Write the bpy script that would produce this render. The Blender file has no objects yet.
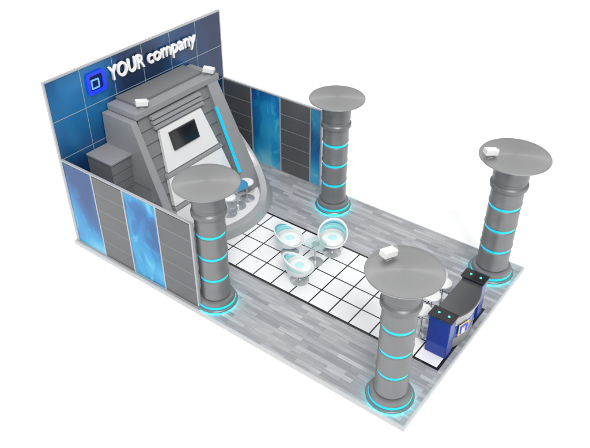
import bpy, bmesh, math, random
from mathutils import Vector, Matrix
random.seed(4)
S=bpy.context.scene
COL=bpy.context.collection
S.view_settings.view_transform='Standard'
S.view_settings.look='None'
S.view_settings.exposure=0
pi=math.pi
# ------------------------------------------------------------ helpers
def new_mat(name,col=(.5,.5,.5),rough=.5,metal=0.,emit=None,es=0.,spec=.5):
    m=bpy.data.materials.new(name);m.use_nodes=True
    b=m.node_tree.nodes['Principled BSDF']
    b.inputs['Base Color'].default_value=(*col,1)
    b.inputs['Roughness'].default_value=rough
    b.inputs['Metallic'].default_value=metal
    b.inputs['Specular IOR Level'].default_value=spec
    if emit:
        b.inputs['Emission Color'].default_value=(*emit,1)
        b.inputs['Emission Strength'].default_value=es
    return m
def noisy(name,c1,c2,scale=6,rough=.4,metal=0.,stretch=(1,1,1),spec=.5,bump=0.):
    m=new_mat(name,c1,rough,metal,spec=spec)
    nt=m.node_tree;N=nt.nodes;L=nt.links
    tc=N.new('ShaderNodeTexCoord');mp=N.new('ShaderNodeMapping');mp.inputs['Scale'].default_value=stretch
    no=N.new('ShaderNodeTexNoise');no.inputs['Scale'].default_value=scale;no.inputs['Detail'].default_value=6
    mx=N.new('ShaderNodeMix');mx.data_type='RGBA'
    mx.inputs[6].default_value=(*c1,1);mx.inputs[7].default_value=(*c2,1)
    L.new(tc.outputs['Object'],mp.inputs[0]);L.new(mp.outputs[0],no.inputs[0]);L.new(no.outputs[0],mx.inputs[0])
    L.new(mx.outputs[2],N['Principled BSDF'].inputs['Base Color'])
    mr=N.new('ShaderNodeMapRange');mr.inputs[3].default_value=rough-.08;mr.inputs[4].default_value=rough+.1
    L.new(no.outputs[0],mr.inputs[0]);L.new(mr.outputs[0],N['Principled BSDF'].inputs['Roughness'])
    return m
def link(name,me,mats=(),parent=None,loc=(0,0,0),rot=(0,0,0),smooth=False):
    o=bpy.data.objects.new(name,me);COL.objects.link(o)
    for m in mats: me.materials.append(m)
    if parent: o.parent=parent
    o.location=loc;o.rotation_euler=rot
    if smooth:
        for p in me.polygons: p.use_smooth=True
        try: me.set_sharp_from_angle(angle=math.radians(35))
        except Exception: pass
    return o
def b_box(bm,x0,x1,y0,y1,z0,z1,mi=0):
    vs=[bm.verts.new((x,y,z)) for z in (z0,z1) for y in (y0,y1) for x in (x0,x1)]
    for f in ((0,2,3,1),(4,5,7,6),(0,1,5,4),(1,3,7,5),(3,2,6,7),(2,0,4,6)):
        fa=bm.faces.new([vs[i] for i in f]);fa.material_index=mi
    return vs
def b_hull(bm,bot,top,mi=0):
    a=[bm.verts.new(v) for v in bot];b=[bm.verts.new(v) for v in top];n=len(a)
    fs=[bm.faces.new(a[::-1]),bm.faces.new(b)]
    for i in range(n): fs.append(bm.faces.new((a[i],a[(i+1)%n],b[(i+1)%n],b[i])))
    for f in fs:f.material_index=mi
def b_lathe(bm,prof,n=64,mi=None,cx=0,cy=0,mats=None,a0=0,a1=2*pi):
    closed=abs(a1-a0-2*pi)<1e-6
    rings=[]
    cnt=n if closed else n+1
    for r,z in prof:
        rings.append([bm.verts.new((cx+r*math.cos(a0+(a1-a0)*i/n),cy+r*math.sin(a0+(a1-a0)*i/n),z)) for i in range(cnt)])
    for k in range(len(prof)-1):
        for i in range(n):
            j=(i+1)%cnt
            try:
                f=bm.faces.new((rings[k][i],rings[k][j],rings[k+1][j],rings[k+1][i]))
                if mats: f.material_index=mats[k]
            except Exception: pass
def fin(bm,name,bev=0,seg=2):
    bmesh.ops.remove_doubles(bm,verts=bm.verts,dist=1e-5)
    bmesh.ops.recalc_face_normals(bm,faces=bm.faces)
    if bev:
        es=[e for e in bm.edges if len(e.link_faces)==2 and e.calc_face_angle(0)>.5]
        bmesh.ops.bevel(bm,geom=es,offset=bev,segments=seg,affect='EDGES',profile=.6)
    me=bpy.data.meshes.new(name);bm.to_mesh(me);bm.free();return me
def box(name,x0,x1,y0,y1,z0,z1,mat,parent=None,bev=.006,loc=(0,0,0),rot=(0,0,0)):
    bm=bmesh.new();b_box(bm,x0,x1,y0,y1,z0,z1)
    return link(name,fin(bm,name,bev),[mat],parent,loc,rot)
def lathe(name,prof,mat,parent=None,n=64,loc=(0,0,0),rot=(0,0,0)):
    bm=bmesh.new();b_lathe(bm,prof,n)
    return link(name,fin(bm,name),[mat],parent,loc,rot,smooth=True)
def tube(name,pts,r,mat,parent=None,n=12,loc=(0,0,0)):
    bm=bmesh.new()
    rings=[]
    P=[Vector(p) for p in pts]
    for i,p in enumerate(P):
        d=(P[min(i+1,len(P)-1)]-P[max(i-1,0)]).normalized()
        a=d.orthogonal().normalized() if i==0 else (a-d*a.dot(d)).normalized()
        b=d.cross(a)
        rings.append([bm.verts.new(p+a*r*math.cos(2*pi*k/n)+b*r*math.sin(2*pi*k/n)) for k in range(n)])
    for i in range(len(P)-1):
        for k in range(n): bm.faces.new((rings[i][k],rings[i][(k+1)%n],rings[i+1][(k+1)%n],rings[i+1][k]))
    bm.faces.new(rings[0][::-1]);bm.faces.new(rings[-1])
    return link(name,fin(bm,name),[mat],parent,loc,smooth=True)
def empty(name,loc,label,cat,group=None,rz=0):
    o=bpy.data.objects.new(name,None);COL.objects.link(o);o.location=loc;o.rotation_euler=(0,0,rz)
    o.empty_display_size=.1
    o["label"]=label;o["category"]=cat
    if group:o["group"]=group
    return o
def copy_thing(src,loc,rz=0,label=None):
    o=src.copy();COL.objects.link(o);o.location=loc;o.rotation_euler=(0,0,rz)
    if label:o["label"]=label
    def rec(s,d):
        for c in list(s.children):
            k=c.copy();COL.objects.link(k);k.parent=d
            rec(c,k)
    rec(src,o)
    return o
# ------------------------------------------------------------ materials
white=noisy('white_paint',(.82,.82,.82),(.78,.78,.78),9,.35)
alu=noisy('aluminium',(.50,.51,.53),(.44,.45,.47),20,.35,.2,(1,1,6))
colgrey=noisy('column_grey_metal',(.245,.25,.255),(.21,.214,.22),4,.38,.45,(1,1,.4))
capgrey=noisy('capital_grey_metal',(.215,.22,.225),(.185,.19,.195),4,.38,.45,(1,1,.4))
towgrey=noisy('tower_grey',(.225,.23,.235),(.19,.195,.20),3,.45,.1)
towlight=noisy('tower_light_grey',(.34,.345,.355),(.29,.295,.305),3,.4,.1)
rimgrey=noisy('rim_light_grey',(.44,.445,.45),(.38,.385,.39),3,.35,.2)
dark=noisy('grey_panel',(.155,.158,.162),(.11,.112,.116),.9,.25,.3)
black=noisy('black_gloss',(.012,.012,.014),(.02,.02,.022),8,.12)
ctrdark=noisy('counter_dark_grey',(.13,.132,.135),(.10,.102,.105),5,.22,.4)
silver=noisy('counter_silver',(.46,.465,.475),(.40,.405,.415),5,.25,.5)
chrome=noisy('chrome',(.62,.63,.65),(.55,.56,.57),12,.2,.6)
cyanedge=new_mat('cyan_light_tube',(.0,.25,.35),.3,0,(.0,.42,.62),.95)
cyan3=new_mat('cyan_glow_strip',(.0,.5,.6),.3,0,(.0,.75,.85),13)
def ring_mat(name,s):
    m=new_mat(name,(0,.2,.22),.3,0,(0,.4,.4),s)
    nt=m.node_tree;N=nt.nodes;L=nt.links;B=N['Principled BSDF']
    tc=N.new('ShaderNodeTexCoord');sx=N.new('ShaderNodeSeparateXYZ');L.new(tc.outputs['Object'],sx.inputs[0])
    ad=N.new('ShaderNodeMath');ad.operation='MULTIPLY_ADD';ad.inputs[1].default_value=-.8;L.new(sx.outputs[1],ad.inputs[0]);L.new(sx.outputs[0],ad.inputs[2])
    mr=N.new('ShaderNodeMapRange');mr.inputs[1].default_value=-.42;mr.inputs[2].default_value=.42;L.new(ad.outputs[0],mr.inputs[0])
    mx=N.new('ShaderNodeMix');mx.data_type='RGBA';mx.inputs[6].default_value=(0,.36,.62,1);mx.inputs[7].default_value=(.0,.50,.40,1)
    L.new(mr.outputs[0],mx.inputs[0]);L.new(mx.outputs[2],B.inputs['Emission Color'])
    return m
cyan=ring_mat('cyan_light_ring',1.5)
cyan2=ring_mat('cyan_light_base',1.7)
discgrey=new_mat('brushed_disc_metal',(.42,.422,.427),.36,.8)
_N=discgrey.node_tree.nodes;_L=discgrey.node_tree.links
_t=_N.new('ShaderNodeTangent');_t.direction_type='RADIAL';_t.axis='Z'
_N['Principled BSDF'].inputs['Anisotropic'].default_value=.85
_L.new(_t.outputs[0],_N['Principled BSDF'].inputs['Tangent'])
_c=_N.new('ShaderNodeTexCoord');_g=_N.new('ShaderNodeVectorMath');_g.operation='LENGTH';_L.new(_c.outputs['Object'],_g.inputs[0])
_n=_N.new('ShaderNodeTexNoise');_n.noise_dimensions='1D';_n.inputs['Scale'].default_value=40
_L.new(_g.outputs['Value'],_n.inputs['W'])
_m=_N.new('ShaderNodeMix');_m.data_type='RGBA';_m.inputs[6].default_value=(.38,.382,.387,1);_m.inputs[7].default_value=(.43,.432,.437,1)
_L.new(_n.outputs[0],_m.inputs[0]);_L.new(_m.outputs[2],_N['Principled BSDF'].inputs['Base Color'])
teal=noisy('teal_pad',(.16,.56,.60),(.36,.74,.76),4,.45)
tealsoft=noisy('pale_teal_pad',(.42,.74,.74),(.55,.80,.80),6,.45)
chairblue=noisy('chair_blue_band',(.05,.34,.50),(.14,.50,.62),5,.35)
chairwhite=noisy('chair_shell_white',(.80,.82,.82),(.76,.79,.79),8,.25)
navy=noisy('counter_navy',(.004,.025,.24),(.008,.045,.36),3,.18)
ctrblue=noisy('counter_front_blue',(.008,.05,.34),(.01,.08,.42),3,.15)
seatblue=noisy('stool_seat_blue',(.02,.20,.42),(.03,.28,.5),8,.35)
glass=new_mat('clear_glass',(.75,.9,.9),.04);glass.node_tree.nodes['Principled BSDF'].inputs['Transmission Weight'].default_value=.85
glass.node_tree.nodes['Principled BSDF'].inputs['IOR'].default_value=1.2
screen=noisy('tv_screen',(.004,.005,.007),(.012,.016,.02),2,.08)
yellow=noisy('emblem_yellow',(.75,.62,.08),(.7,.55,.05),8,.4)
logoblue=new_mat('logo_blue',(.004,.01,.5),.25,0,(.004,.04,.95),1.0)
logopale=new_mat('logo_light_blue',(.1,.3,.8),.25,0,(.15,.4,1),.7)
signwhite=new_mat('sign_white',(.85,.85,.85),.3,0,(1,1,1),.12)
seam=noisy('seam_light',(.36,.45,.52),(.30,.39,.46),6,.4)
seamg=noisy('seam_grey',(.38,.39,.40),(.32,.33,.34),6,.4)

def blue_graphic(name,wall=False):
    m=new_mat(name,(0,.1,.4),.22)
    nt=m.node_tree;N=nt.nodes;L=nt.links;B=N['Principled BSDF']
    tc=N.new('ShaderNodeTexCoord')
    w=N.new('ShaderNodeTexNoise');w.inputs['Scale'].default_value=.42 if wall else .62;w.inputs['Detail'].default_value=0;w.inputs['Distortion'].default_value=.4
    L.new(tc.outputs['Object'],w.inputs[0])
    mp=N.new('ShaderNodeMapping');mp.inputs['Rotation'].default_value=(.6,.5,.4);mp.inputs['Location'].default_value=(1.3,.4,.8)
    mp.inputs['Scale'].default_value=(1,1,.6)
    L.new(tc.outputs['Object'],mp.inputs[0])
    def marks(scale,dist,lo,hi,amt,det):
        v=N.new('ShaderNodeTexNoise');v.inputs['Scale'].default_value=scale;v.inputs['Detail'].default_value=det;v.inputs['Distortion'].default_value=dist
        L.new(mp.outputs[0],v.inputs[0])
        vr=N.new('ShaderNodeMapRange');vr.interpolation_type='SMOOTHSTEP';vr.inputs[1].default_value=lo;vr.inputs[2].default_value=hi;vr.inputs[3].default_value=0;vr.inputs[4].default_value=amt
        L.new(v.outputs[0],vr.inputs[0]);return vr
    k=.45 if wall else 1
    v1=marks(1.4*k,1.2,.54,.64,.05 if wall else .08,0)
    v2=marks(2.4*k,1.8,.63,.66,.03 if wall else .07,0)
    sx=N.new('ShaderNodeSeparateXYZ');L.new(tc.outputs['Object'],sx.inputs[0])
    gz=N.new('ShaderNodeMapRange')
    gz.inputs[1].default_value=0 ;gz.inputs[2].default_value=4.2 if wall else 2.3
    gz.inputs[3].default_value=.08 if wall else .18;gz.inputs[4].default_value=-.05
    L.new(sx.outputs[2],gz.inputs[0])
    cur=w.outputs[0]
    for q in (gz,v1,v2):
        a=N.new('ShaderNodeMath');a.operation='ADD';L.new(cur,a.inputs[0]);L.new(q.outputs[0],a.inputs[1]);cur=a.outputs[0]
    cr=N.new('ShaderNodeValToRGB');e=cr.color_ramp.elements
    if wall: st=[(.34,(.003,.024,.08)),(.46,(.004,.048,.155)),(.56,(.004,.10,.28)),(.68,(.01,.20,.47)),(.82,(.10,.42,.68))]
    else: st=[(.34,(.004,.06,.22)),(.46,(.005,.12,.36)),(.56,(.006,.20,.50)),(.68,(.02,.35,.66)),(.84,(.18,.60,.78))]
    e[0].position=st[0][0];e[0].color=(*st[0][1],1);e[1].position=st[-1][0];e[1].color=(*st[-1][1],1)
    for p,c in st[1:-1]:
        x=e.new(p);x.color=(*c,1)
    L.new(cur,cr.inputs[0]);L.new(cr.outputs[0],B.inputs['Base Color'])
    return m
wallblue=blue_graphic('wall_blue_graphic',True)
panelblue=blue_graphic('panel_blue_graphic')

def plank_mat():
    m=new_mat('plank_floor',(.5,.5,.5),.32)
    nt=m.node_tree;N=nt.nodes;L=nt.links;B=N['Principled BSDF']
    tc=N.new('ShaderNodeTexCoord');mp=N.new('ShaderNodeMapping');mp.inputs['Rotation'].default_value=(0,0,pi/2)
    L.new(tc.outputs['Object'],mp.inputs[0])
    br=N.new('ShaderNodeTexBrick');br.inputs['Scale'].default_value=1
    br.inputs['Brick Width'].default_value=.62;br.inputs['Row Height'].default_value=.105
    br.inputs['Mortar Size'].default_value=.0022;br.inputs['Mortar Smooth'].default_value=.2;br.offset=.37
    br.inputs['Color1'].default_value=(.47,.48,.50,1);br.inputs['Color2'].default_value=(.27,.28,.30,1);br.inputs['Mortar'].default_value=(.22,.23,.25,1)
    L.new(mp.outputs[0],br.inputs[0])
    mp2=N.new('ShaderNodeMapping');mp2.inputs['Scale'].default_value=(30,2.2,1);L.new(tc.outputs['Object'],mp2.inputs[0])
    no=N.new('ShaderNodeTexNoise');no.inputs['Scale'].default_value=1;no.inputs['Detail'].default_value=7;L.new(mp2.outputs[0],no.inputs[0])
    mr=N.new('ShaderNodeMapRange');mr.inputs[1].default_value=.3;mr.inputs[2].default_value=.7;mr.inputs[3].default_value=.84;mr.inputs[4].default_value=1.14
    L.new(no.outputs[0],mr.inputs[0])
    mx=N.new('ShaderNodeMix');mx.data_type='RGBA';mx.blend_type='MULTIPLY';mx.inputs[0].default_value=1
    L.new(br.outputs[0],mx.inputs[6]);L.new(mr.outputs[0],mx.inputs[7]);L.new(mx.outputs[2],B.inputs['Base Color'])
    return m
def tile_mat(T):
    m=new_mat('white_tiles',(.8,.8,.8),.12)
    nt=m.node_tree;N=nt.nodes;L=nt.links;B=N['Principled BSDF']
    tc=N.new('ShaderNodeTexCoord')
    br=N.new('ShaderNodeTexBrick');br.offset=0;br.inputs['Scale'].default_value=1
    br.inputs['Brick Width'].default_value=T;br.inputs['Row Height'].default_value=T
    br.inputs['Mortar Size'].default_value=.017;br.inputs['Mortar Smooth'].default_value=.05
    br.inputs['Color1'].default_value=(.88,.89,.9,1);br.inputs['Color2'].default_value=(.83,.84,.86,1);br.inputs['Mortar'].default_value=(.012,.012,.014,1)
    L.new(tc.outputs['Object'],br.inputs[0]);L.new(br.outputs[0],B.inputs['Base Color'])
    return m

# ------------------------------------------------------------ setting
W=5.775;D=9.447
gm=noisy('glowing_white_backdrop',(.97,.97,.97),(.96,.96,.96),1,.9,spec=0)
gb=gm.node_tree.nodes['Principled BSDF'];gb.inputs['Emission Color'].default_value=(1,1,1,1);gb.inputs['Emission Strength'].default_value=.14  # slight emission put into the ground, whitening the soft shading around the platform
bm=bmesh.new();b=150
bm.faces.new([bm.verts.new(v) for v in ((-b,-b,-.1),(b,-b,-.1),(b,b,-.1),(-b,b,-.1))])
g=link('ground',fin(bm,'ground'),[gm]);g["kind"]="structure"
pl=empty('exhibition_platform',(0,0,0),"low rectangular grey plank stand platform with pale metal edge","platform")
box('floor_planks',.035,W-.035,-D+.035,-.035,-.09,0,plank_mat(),pl,0)
bm=bmesh.new()
e=.035
b_box(bm,0,W,-D,-D+e,-.1,.012);b_box(bm,0,W,-e,0,-.1,.012);b_box(bm,0,e,-D+e,-e,-.1,.012);b_box(bm,W-e,W,-D+e,-e,-.1,.012)
link('edge_trim',fin(bm,'edge_trim'),[noisy('edge_trim_pale',(.58,.59,.60),(.52,.53,.54),10,.4)],pl)
T=.5375;tx=1.68;ty=-9.25;ntx=4;nty=12
bm=bmesh.new();b_box(bm,tx-.045,tx+ntx*T+.045,ty-.045,ty+nty*T+.045,.0,.003);link('tile_border',fin(bm,'tile_border'),[black],pl)
bm=bmesh.new();b_box(bm,0,ntx*T,0,nty*T,.003,.007)
link('tile_strip',fin(bm,'tile_strip'),[tile_mat(T)],pl,(tx,ty,0))

# ------------------------------------------------------------ back wall
HB=4.256;HS=2.351;i0=.09
bw=empty('back_wall',(W/2,-.09,0),"tall blue graphic panel wall with grey metal frame at platform end","wall")
wx0=i0;wx1=W-i0;cw=(wx1-wx0)/6;rh=(HB-HS)/2
zr=[HB,HB-rh,HB-2*rh,HB-3*rh,HB-4*rh,.02]
for c in range(6):
    for z,z0 in zip(zr[:-1],zr[1:]):
        bm=bmesh.new();b_box(bm,wx0+c*cw+.006-W/2,wx0+(c+1)*cw-.006-W/2,-.018,.018,z0+.006,z-.006)
        link('graphic_panel',fin(bm,'graphic_panel'),[wallblue],bw)
bm=bmesh.new()
for c in range(1,6): b_box(bm,wx0+c*cw-.007-W/2,wx0+c*cw+.007-W/2,-.022,.0,.03,HB-.01)
for z in zr[1:-1]: b_box(bm,wx0-W/2,wx1-W/2,-.0235,-.001,z-.007,z+.007)
link('seam_grid',fin(bm,'seam_grid'),[seam],bw)
bm=bmesh.new()
b_box(bm,wx0-.035-W/2,wx0-W/2,-.035,.035,0,HB+.03);b_box(bm,wx1-W/2,wx1+.035-W/2,-.035,.035,0,HB+.03)
b_box(bm,wx0-W/2,wx1-W/2,-.035,.035,HB,HB+.03);
link('frame',fin(bm,'frame',.003),[alu],bw)

def side_wall(x,ys,kinds,label):
    y0=-.13
    sw=empty('side_wall',(x,y0,0),label,"wall","side walls of the stand")
    y=0
    bmf=bmesh.new()
    tot=sum(ys)
    for w,k in zip(ys,kinds):
        if k=='b':
            bm=bmesh.new();b_box(bm,-.018,.018,-(y+w)+.02,-y-.02,.04,HS-.02)
            link('blue_panel',fin(bm,'blue_panel',.003),[panelblue],sw)
        else:
            bm=bmesh.new();n=5;h=(HS-.06)/n
            for q in range(n):
                b_box(bm,-.024,.024,-(y+w)+.02,-y-.02,.04+q*h+.009,.04+(q+1)*h-.009,0)
                if q: b_box(bm,-.021,.021,-(y+w)+.021,-y-.021,.04+q*h-.009,.04+q*h+.009,1)
            link('grey_panel',fin(bm,'grey_panel'),[dark,seamg],sw)
        y+=w
    yy=0
    for k in range(len(ys)+1):
        b_box(bmf,-.032,.032,-yy-.02,-yy+.02,0,HS)
        if k<len(ys): yy+=ys[k]
    b_box(bmf,-.032,.032,-tot+.02-.04,.02,HS,HS+.025)
    b_box(bmf,-.0315,.0315,-tot+.02,-.02,0,.035)
    link('frame',fin(bmf,'frame',.002),[alu],sw)
    return sw
side_wall(i0+.0,[1.02]*4,'bgbg',"low panel wall of alternating blue and dark grey panels")
side_wall(W-i0,[1.02,1.02,1.02,.34],'gbgb',"low panel wall of dark grey and blue panels beside stage")

# ------------------------------------------------------------ sign
sg=empty('company_sign',(1.10,-.125,3.55),"raised white company lettering with glowing blue square logo on wall","sign")
def rrect(w,r,n=6):
    pts=[]
    for cx,cz,a in ((w-r,w-r,0),(-w+r,w-r,90),(-w+r,-w+r,180),(w-r,-w+r,270)):
        for k in range(n+1):
            t=math.radians(a+90*k/n);pts.append((cx+r*math.cos(t),cz+r*math.sin(t)))
    return pts
def ring_logo(name,w,wi,dep,mat,loc,r=.3,par=None):
    bm=bmesh.new()
    A=rrect(w,w*r);Bq=rrect(wi,wi*r)
    rows=[]
    for P,y in ((A,0),(A,-dep),(Bq,-dep),(Bq,0)):
        rows.append([bm.verts.new((x,y,z)) for x,z in P])
    n=len(A)
    for k in range(4):
        for i in range(n):
            bm.faces.new((rows[k][i],rows[k][(i+1)%n],rows[(k+1)%4][(i+1)%n],rows[(k+1)%4][i]))
    return link(name,fin(bm,name),[mat],par or sg,loc)
logodark=noisy('logo_dark_backing',(.004,.012,.07),(.006,.018,.09),6,.5,spec=.2)
bm=bmesh.new();b_box(bm,-.23,.23,-.008,0,-.23,.23)
link('logo_backing',fin(bm,'logo_backing'),[logodark],sg,(.31,.005,.27))
ring_logo('logo_outer_square',.265,.185,.035,logoblue,(.31,0,.27),.32)
ring_logo('logo_inner_square',.115,.085,.025,logopale,(.28,0,.24),.2)
def text(name,body,size,width,mat,par,loc,rot,dep=.03,off=.006):
    cu=bpy.data.curves.new(name,'FONT');cu.body=body;cu.size=size;cu.extrude=dep;cu.offset=off;cu.resolution_u=4
    t=bpy.data.objects.new('tmp',cu);COL.objects.link(t)
    dg=bpy.context.evaluated_depsgraph_get();dg.update()
    me=bpy.data.meshes.new_from_object(t.evaluated_get(dg))
    bpy.data.objects.remove(t)
    xs=[v.co.x for v in me.vertices];x0=min(xs);s=width/(max(xs)-x0)
    for v in me.vertices: v.co.x=(v.co.x-x0)*s
    me.name=name
    me.materials.clear()
    return link(name,me,[mat],par,loc,rot)
text('lettering','YOUR',.5,1.10,signwhite,sg,(.66,-.06,.17),(pi/2,0,0))
text('lettering','company',.5,1.68,signwhite,sg,(1.88,-.06,.17),(pi/2,0,0))

# ------------------------------------------------------------ stage
CX,CY,Rx=3.14,-.95,2.22
st=empty('stage',(CX,CY,0),"round white raised stage with curved light grey rim and wings","stage")
a0,a1=math.radians(180-14),math.radians(360+14)
bm=bmesh.new()
b_lathe(bm,[(0,.16),(Rx-.22,.16),(Rx-.22,.01)],72,a0=a0,a1=a1)
link('stage_floor',fin(bm,'stage_floor'),[noisy('stage_white_floor',(.86,.86,.87),(.82,.82,.84),3,.15)],st,smooth=True)
bm=bmesh.new()
N=110;rows=[]
for i in range(N+1):
    t=a0+(a1-a0)*i/N
    u=abs(math.degrees(t)-270)
    s=max(0,min(1,(u-18)/86));q=s**1.9
    h=.24+2.6*q
    ro=Rx-.03-.95*q;ri=ro-.21
    foot=Rx+.06
    def along(f,bul):
        return (ro+(foot-ro)*f-bul*q, h+(0.01-h)*f)
    prof=[(ri,.15),(ri+.015,h-.015),(ri+.03,h),(ro-.02,h),(ro,h-.02),along(.25,.10),along(.5,.13),along(.75,.09),(foot,0.01)]
    rows.append([bm.verts.new((r*math.cos(t),r*math.sin(t),z)) for r,z in prof])
for i in range(N):
    for k in range(8): bm.faces.new((rows[i][k],rows[i+1][k],rows[i+1][k+1],rows[i][k+1]))
bm.faces.new(rows[0]);bm.faces.new(rows[-1][::-1])
link('curved_rim',fin(bm,'curved_rim'),[rimgrey],st,smooth=True)

# ------------------------------------------------------------ tower
tw=empty('stage_tower',(3.15,-.13,.17),"stepped grey louvred tower with sloped white front and screen","display tower")
def TWL(p): return (p[0]-3.15,p[1]+.13,p[2]-.17)
zb,zt=.17,3.20
def ext(z):
    t=(zt-z)/(zt-zb)
    return (1.70-.60*t, 4.30+.2*t, -1.02-.95*t)
bm=bmesh.new()
n=9;h=(zt-.16-zb)/n
for k in range(n):
    z0=zb+k*h;z1=z0+h-.03
    xl,xr,yf=ext(z0);xl2,xr2,yf2=ext(z1)
    q=.04
    lo=[(xl,yf,z0),(xr,yf,z0),(xr,-.13,z0),(xl,-.13,z0)]
    hi=[(xl2+q,yf2+q,z1),(xr2-q,yf2+q,z1),(xr2-q,-.13,z1),(xl2+q,-.13,z1)]
    b_hull(bm,[TWL(v) for v in lo],[TWL(v) for v in hi])
    xl,xr,yf=ext(z1);q=.10
    b_box(bm,*[c for c in (xl+q-3.15,xr-q-3.15,yf+q+.13,-.01,z1-.01-.17,z1+.04-.17)],1)
link('louvred_body',fin(bm,'louvred_body'),[towgrey,dark],tw)
box('roof_slab',1.60-3.15,4.46-3.15,-1.12+.13,-.0,zt-.16-.17,zt-.17,towlight,tw,.012)
box('roof_raised_slab',1.88-3.15,4.18-3.15,-.8+.13,-.0,zt-.17,zt+.07-.17,towgrey,tw,.01)
def slope_y(z): return ext(z)[2]-.05
def plate(name,xa,xb,xa2,xb2,z0,z1,off,th,mat,bev=.006):
    bm=bmesh.new()
    y0=slope_y(z0)-off;y1=slope_y(z1)-off
    b_hull(bm,[TWL(v) for v in ((xa,y0,z0),(xb,y0,z0),(xb,y0+th,z0),(xa,y0+th,z0))],[TWL(v) for v in ((xa2,y1,z1),(xb2,y1,z1),(xb2,y1+th,z1),(xa2,y1+th,z1))])
    return link(name,fin(bm,name,bev),[mat],tw)
plate('white_front_panel',1.95,3.78,2.12,3.56,1.62,2.62,.03,.09,white)
plate('front_band',1.86,3.88,1.9,3.84,1.52,1.59,.07,.13,towlight)
plate('white_front_panel',1.8,3.94,1.9,3.82,.82,1.49,.05,.11,white)
plate('front_band',1.76,3.98,1.78,3.96,.72,.79,.09,.15,towlight)
plate('white_front_panel',1.72,4.0,1.77,3.94,.2,.69,.07,.13,white)
for k in range(3):
    plate('upper_louvre',2.0,3.70,2.02,3.68,2.68+k*.115,2.76+k*.115,.05,.10,towlight)
plate('television_frame',2.34,3.22,2.34,3.22,2.04,2.48,.075,.05,black)
plate('television_screen',2.38,3.18,2.38,3.18,2.075,2.445,.079,.02,screen,0)
def fin_b(xa,xb,xc):
    bm=bmesh.new()
    pts=[(-.13,3.04),(-1.12,3.04),(-1.2,2.84),(-2.28,.17),(-.13,.17)]
    A=[TWL((xa,y,z)) for y,z in pts]
    B2=[TWL((xb+(xc-xb)*(3-z)/2.83,y,z)) for y,z in pts]
    b_hull(bm,A,B2)
    return link('buttress',fin(bm,'buttress',.01),[towlight],tw)
fin_b(4.03,4.40,4.66);fin_b(1.60,1.42,1.34)
tube('light_tube',[TWL((3.985,-1.40,2.52)),TWL((3.985,-2.1,.82))],.042,cyanedge,tw)
sb=empty('side_cabinet',(.9,-.13,0),"grey louvred cabinet block beside the stage tower","cabinet")
bm=bmesh.new()
for k in range(8):
    b_box(bm,-.12,.62,-.85,-.0,.0+k*.27,.0+k*.27+.25)
    b_box(bm,-.10,.60,-.83,-.0,.0+k*.27+.24,.0+(k+1)*.27+.005)
link('louvred_case',fin(bm,'louvred_case'),[towgrey],sb)
box('case_lid',-.15,.65,-.88,0,2.166,2.22,towlight,sb,.008)

# ------------------------------------------------------------ columns
def column(loc):
    c=empty('column',loc,"thick grey metal column with disc top and cyan rings","column","grey columns with disc tops")
    lathe('base',[(0,0.008),(.41,0.008),(.41,.05),(.475,.052),(.48,.085),(.465,.10),(.40,.102)],colgrey,c)
    lathe('glow_strip',[(.412,.012),(.425,.012),(.425,.046),(.412,.046)],cyan3,c)
    lathe('base_light_ring',[(.40,.102),(.425,.104),(.43,.130),(.425,.156),(.3,.157)],cyan2,c)
    lathe('base_collar',[(.38,.1),(.38,.157),(.42,.16),(.42,.19),(.395,.25),(.345,.27),(.3,.27)],colgrey,c)
    zs=[.27,.86,1.44,2.02,2.50]
    for k in range(4):
        z0,z1=zs[k],zs[k+1]
        r=.318
        lathe('shaft_segment',[(.27,z0),(r-.004,z0+.001),(r+.016,z0+.03),(r+.016,z0+.05),(r+.004,z0+.075),(r+.006,(z0+z1)/2),(r+.004,z1-.14),(r+.003,z1-.10),(r+.0,z1-.085),(r-.012,z1-.07),(.27,z1-.065)],colgrey,c)
        if k<3: lathe('light_ring',[(.26,z1-.064),(.306,z1-.063),(.311,z1-.032),(.306,z1+.0),(.26,z1+.001)],cyan,c)
    lathe('capital',[(.27,2.43),(.355,2.435),(.375,2.46),(.375,2.54),(.355,2.565),(.335,2.58),(.335,2.64),(.35,2.66),(.352,2.80),(.358,2.9),(.38,2.98),(.42,3.05),(.49,3.10),(.57,3.135),(.60,3.14)],capgrey,c)
    lathe('disc_top',[(.1,3.138),(.5,3.138),(.655,3.150),(.68,3.165),(.685,3.185),(.677,3.198),(.65,3.203),(.55,3.209),(.45,3.214),(.33,3.219),(.22,3.223),(.1,3.226),(.02,3.227),(0,3.227)],discgrey,c,128)
    return c
x1,x2,y1,y2=.511,5.144,-4.334,-8.862
c0=column((x1,y1,0))
for l in ((x2,y1,0),(x1-.01,y2+.02,0)): copy_thing(c0,l)
c3=copy_thing(c0,(x2,y2+.02,0));c3.scale=(1.10,1.10,1.0)

# ------------------------------------------------------------ spotlights
def spot(loc,rz):
    s=empty('spotlight',loc,"small white box projector spotlight on a short bracket","spotlight","white spotlights",rz)
    box('foot',-.06,.06,-.05,.05,0,.015,alu,s,.003)
    box('bracket',-.015,.015,-.02,.02,.015,.08,alu,s,.002)
    bm=bmesh.new();b_box(bm,-.14,.14,-.085,.085,0,.12)
    link('housing',fin(bm,'housing',.012),[white],s,(0,0,.08),(0,math.radians(8),0))
    lathe('lens',[(0,0),(.05,0),(.055,.03),(.045,.035),(.04,.02),(0,.02)],alu,s,24,(.14,0,.14),(0,math.radians(98),0))
    return s
s0=spot((1.93,-.98,3.20),math.radians(-30))
copy_thing(s0,(4.24,-.98,3.20),math.radians(-60))
copy_thing(s0,(x1+.06,y2+.40,3.214),math.radians(-20),"small white box spotlight standing on a column disc")
copy_thing(s0,(x2-.40,y2+.42,3.206),math.radians(-40),"small white box spotlight standing on a column disc")

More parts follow.
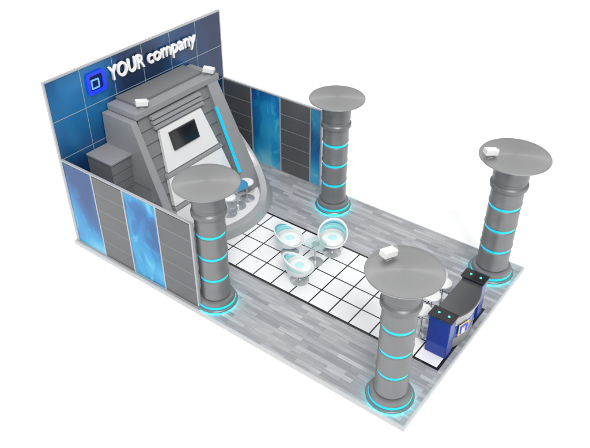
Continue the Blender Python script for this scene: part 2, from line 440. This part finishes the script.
# ------------------------------------------------------------ swivel chairs
def chair(loc,rz):
    c=empty('swivel_chair',loc,"rounded white tub chair with teal and blue bands on pedestal","chair","white and teal tub chairs",rz)
    lathe('pedestal_base',[(0,0),(.22,0),(.225,.012),(.2,.022),(.05,.035),(.028,.06),(.028,.30),(.06,.33),(.0,.33)],chrome,c,40)
    bm=bmesh.new();n=48;m=14;rows=[]
    for k in range(n):
        a=2*pi*k/n
        back=(1+math.sin(a))/2
        rim=.40+.38*back**1.3
        R0=.32+.03*back
        row=[]
        for j in range(m):
            t=j/(m-1)
            if t<.4: r=R0*(t/.4)**.8*.92;z=.32+.05*(t/.4)**2
            else:
                q=(t-.4)/.6;r=R0*(.92+.10*q+.08*q*back);z=.37+(rim-.37)*q
            row.append(bm.verts.new((r*math.cos(a),r*math.sin(a),z)) if j else None)
        rows.append(row)
    ctr=bm.verts.new((0,0,.32))
    for k in range(n):
        A=rows[k];B=rows[(k+1)%n]
        bm.faces.new((ctr,A[1],B[1]))
        am=360*(k+.5)/n
        for j in range(1,m-1):
            f=bm.faces.new((A[j],A[j+1],B[j+1],B[j]))
            if j in (9,10) and 5<am<175: f.material_index=1
    sh=link('shell',fin(bm,'shell'),[chairwhite,tealsoft],c,smooth=True)
    md=sh.modifiers.new('thick','SOLIDIFY');md.thickness=.03;md.offset=0
    lathe('seat_cushion',[(0,.46),(.17,.465),(.245,.452),(.272,.425),(.265,.38),(0,.37)],chairwhite,c,40)
    def pad(name,f0,f1,aa,ab,mat,puff):
        bm=bmesh.new();rows=[];n=28
        for k in range(n+1):
            a=math.radians(aa+(ab-aa)*k/n);back=(1+math.sin(a))/2
            rim=.40+.38*back**1.3;R0=.32+.03*back
            e=max(.02,math.sin(pi*k/n))**.45
            row=[]
            for q in range(9):
                t=-1+2*q/8
                f=(f0+f1)/2+(f1-f0)/2*t*e
                z=.47+(rim-.47)*f
                qq=max(0,(z-.37)/(rim-.37))
                r=R0*(.92+.10*qq+.08*qq*back)-.018-puff*math.sqrt(max(0,1-t*t))*e
                row.append(bm.verts.new((r*math.cos(a),r*math.sin(a),z)))
            rows.append(row)
        for k in range(n):
            for q in range(8): bm.faces.new((rows[k][q],rows[k+1][q],rows[k+1][q+1],rows[k][q+1]))
        p=link(name,fin(bm,name),[mat],c,smooth=True)
        md=p.modifiers.new('thick','SOLIDIFY');md.thickness=.01
    pad('back_pad',.12,.50,0,180,teal,.035)
    pad('back_band',.60,.80,30,165,chairblue,.022)
    lathe('seat_pad',[(0,.472),(.07,.474),(.10,.47),(.11,.462)],tealsoft,c,36)
    return c
ch=chair((2.86,-4.62,.007),math.radians(20))
copy_thing(ch,(3.48,-5.44,.007),math.radians(-65))
copy_thing(ch,(2.18,-5.42,.007),math.radians(55),"white tub chair with teal bands turned beside glass table")
tb=empty('coffee_table',(2.94,-5.32,.007),"small round glass table on chrome pedestal between chairs","table")
lathe('pedestal',[(0,0),(.2,0),(.2,.012),(.05,.03),(.025,.06),(.025,.52),(.1,.545),(0,.545)],chrome,tb,40)
lathe('glass_top',[(0,.546),(.25,.546),(.26,.555),(.25,.565),(0,.565)],glass,tb,48)

# ------------------------------------------------------------ bar stools
def stool(name,loc,rz,seatmat,label,group,seatz=.72,back=True,met=None):
    met=met or chrome
    s=empty(name,loc,label,"stool",group,rz)
    lathe('pedestal',[(0,0),(.2,0),(.205,.01),(.18,.02),(.04,.04),(.024,.07),(.024,seatz-.03),(.07,seatz),(0,seatz)],met,s,36)
    pts=[(.15*math.cos(t),.15*math.sin(t)-.05,.28) for t in [2*pi*k/24 for k in range(25)]]
    tube('foot_ring',pts,.01,met,s,8)
    lathe('seat',[(0,seatz+.05),(.15,seatz+.055),(.19,seatz+.04),(.195,seatz+.015),(.16,seatz),(0,seatz)],seatmat,s,36)
    if back:
        bm=bmesh.new();rows=[]
        for k in range(17):
            a=math.radians(20+140*k/16);hh=seatz+.05+.22*math.sin(pi*(k+1)/18)**.6
            rows.append([bm.verts.new((r*math.cos(a),r*math.sin(a),z)) for r,z in ((.185,seatz+.01),(.2,(seatz+hh)/2),(.215,hh))])
        for k in range(16):
            for q in range(2): bm.faces.new((rows[k][q],rows[k+1][q],rows[k+1][q+1],rows[k][q+1]))
        p=link('low_back',fin(bm,'low_back'),[seatmat],s,smooth=True)
        md=p.modifiers.new('thick','SOLIDIFY');md.thickness=.018
    return s
b0=stool('bar_stool',(2.38,-8.47,.007),math.radians(10),white,"white bar stool with low back on chrome pedestal behind counter","bar stools at the counter",.62,True,chrome)
copy_thing(b0,(2.89,-8.42,.007),math.radians(-10))
copy_thing(b0,(3.40,-8.42,.007),math.radians(-20))
t0=stool('stage_stool',(3.05,-2.50,.16),0,white,"round white seated stool with chrome pedestal on the stage","white stools on the stage",.5,False)
copy_thing(t0,(3.86,-2.42,.16),.5)
t1=empty('stage_table',(3.45,-2.45,.16),"round blue topped table on white stage floor","table")
lathe('pedestal',[(0,0),(.22,0),(.22,.01),(.05,.03),(.025,.06),(.025,.63),(.1,.65),(0,.65)],chrome,t1,40)
lathe('table_top',[(0,.65),(.27,.65),(.29,.665),(.27,.68),(0,.68)],seatblue,t1,48)

# ------------------------------------------------------------ counter
ct=empty('reception_counter',(2.85,-9.05,.007),"curved navy blue and grey reception counter with black end tops","counter")
ledgreen=new_mat('green_cyan_light',(.1,.6,.5),.3,0,(.1,.9,.7),.8)
def endblock(xa,xb):
    box('side_panel',xa,xb,-.22,.26,0,1.0,navy,ct,.02)
    box('end_top',xa-.03,xb+.03,-.25,.29,1.002,1.04,black,ct,.012)
    for yy in (-.1,.12):
        lathe('top_light',[(0,.012),(.022,.012),(.026,0),(0,0)],ledgreen,ct,16,((xa+xb)/2,yy,1.04))
endblock(-.86,-.60);endblock(.60,.86)
def arc_solid(name,ro,z0,z1,mat,yback=.2,half=.597,yc=.85):
    bm=bmesh.new();n=28
    bot=[];top=[]
    for k in range(n+1):
        x=-half+2*half*k/n
        y=yc-math.sqrt(ro*ro-x*x)
        bot.append((x,y,z0));top.append((x,y,z1))
    bot+=[(half,yback,z0),(-half,yback,z0)];top+=[(half,yback,z1),(-half,yback,z1)]
    b_hull(bm,bot,top)
    return link(name,fin(bm,name,0),[mat],ct,smooth=True)
arc_solid('counter_core',1.11,0,.93,black,.19,.594)
arc_solid('curved_front',1.15,.02,.30,towgrey)
arc_solid('curved_front',1.15,.33,.61,ctrblue)
arc_solid('curved_front',1.15,.64,.89,silver)
arc_solid('counter_edge',1.215,.90,.945,silver,.22)
arc_solid('counter_top',1.20,.947,.972,ctrdark,.24)
ea=math.radians(-15)
def on_arc(r,z): return (r*math.sin(ea),.85-r*math.cos(ea),z)
bm=bmesh.new();b_box(bm,-.15,.15,-.012,.0,-.15,.15)
eb=link('front_emblem',fin(bm,'front_emblem',.004),[yellow],ct,on_arc(1.165,.50),(0,0,ea))
r1=ring_logo('emblem_square',.11,.07,.016,logoblue,(0,-.012,0),.25,eb)
r2=ring_logo('emblem_small_square',.05,.02,.03,white,(-.04,-.012,-.04),.25,eb)

# ------------------------------------------------------------ light, world, camera
w=bpy.data.worlds.new("World");S.world=w;w.use_nodes=True
nt=w.node_tree;N=nt.nodes;L=nt.links
tc=N.new('ShaderNodeTexCoord');sx=N.new('ShaderNodeSeparateXYZ');L.new(tc.outputs['Generated'],sx.inputs[0])
mr=N.new('ShaderNodeMapRange');mr.inputs[1].default_value=0;mr.inputs[2].default_value=1;mr.inputs[3].default_value=.32;mr.inputs[4].default_value=1.2
L.new(sx.outputs[2],mr.inputs[0]);L.new(mr.outputs[0],N['Background'].inputs[1]);N['Background'].inputs[0].default_value=(1,1,1,1)
sd=bpy.data.lights.new('sun_lamp','SUN');sd.energy=1.6;sd.angle=math.radians(18);sd.color=(1,.98,.96)
so=bpy.data.objects.new('sun_lamp',sd);COL.objects.link(so)
so.rotation_euler=Vector((.45,.45,-.8)).to_track_quat('-Z','Y').to_euler()
cd=bpy.data.cameras.new("camera");co=bpy.data.objects.new("camera",cd);COL.objects.link(co)
co.location=(-7.716,-12.703,10.769);co.rotation_euler=(pi/2-.638,0,-.927)
cd.sensor_width=36;cd.lens=36*697.4/590;cd.clip_end=500
cd.shift_y=-.001;cd.shift_x=.0005
S.camera=co
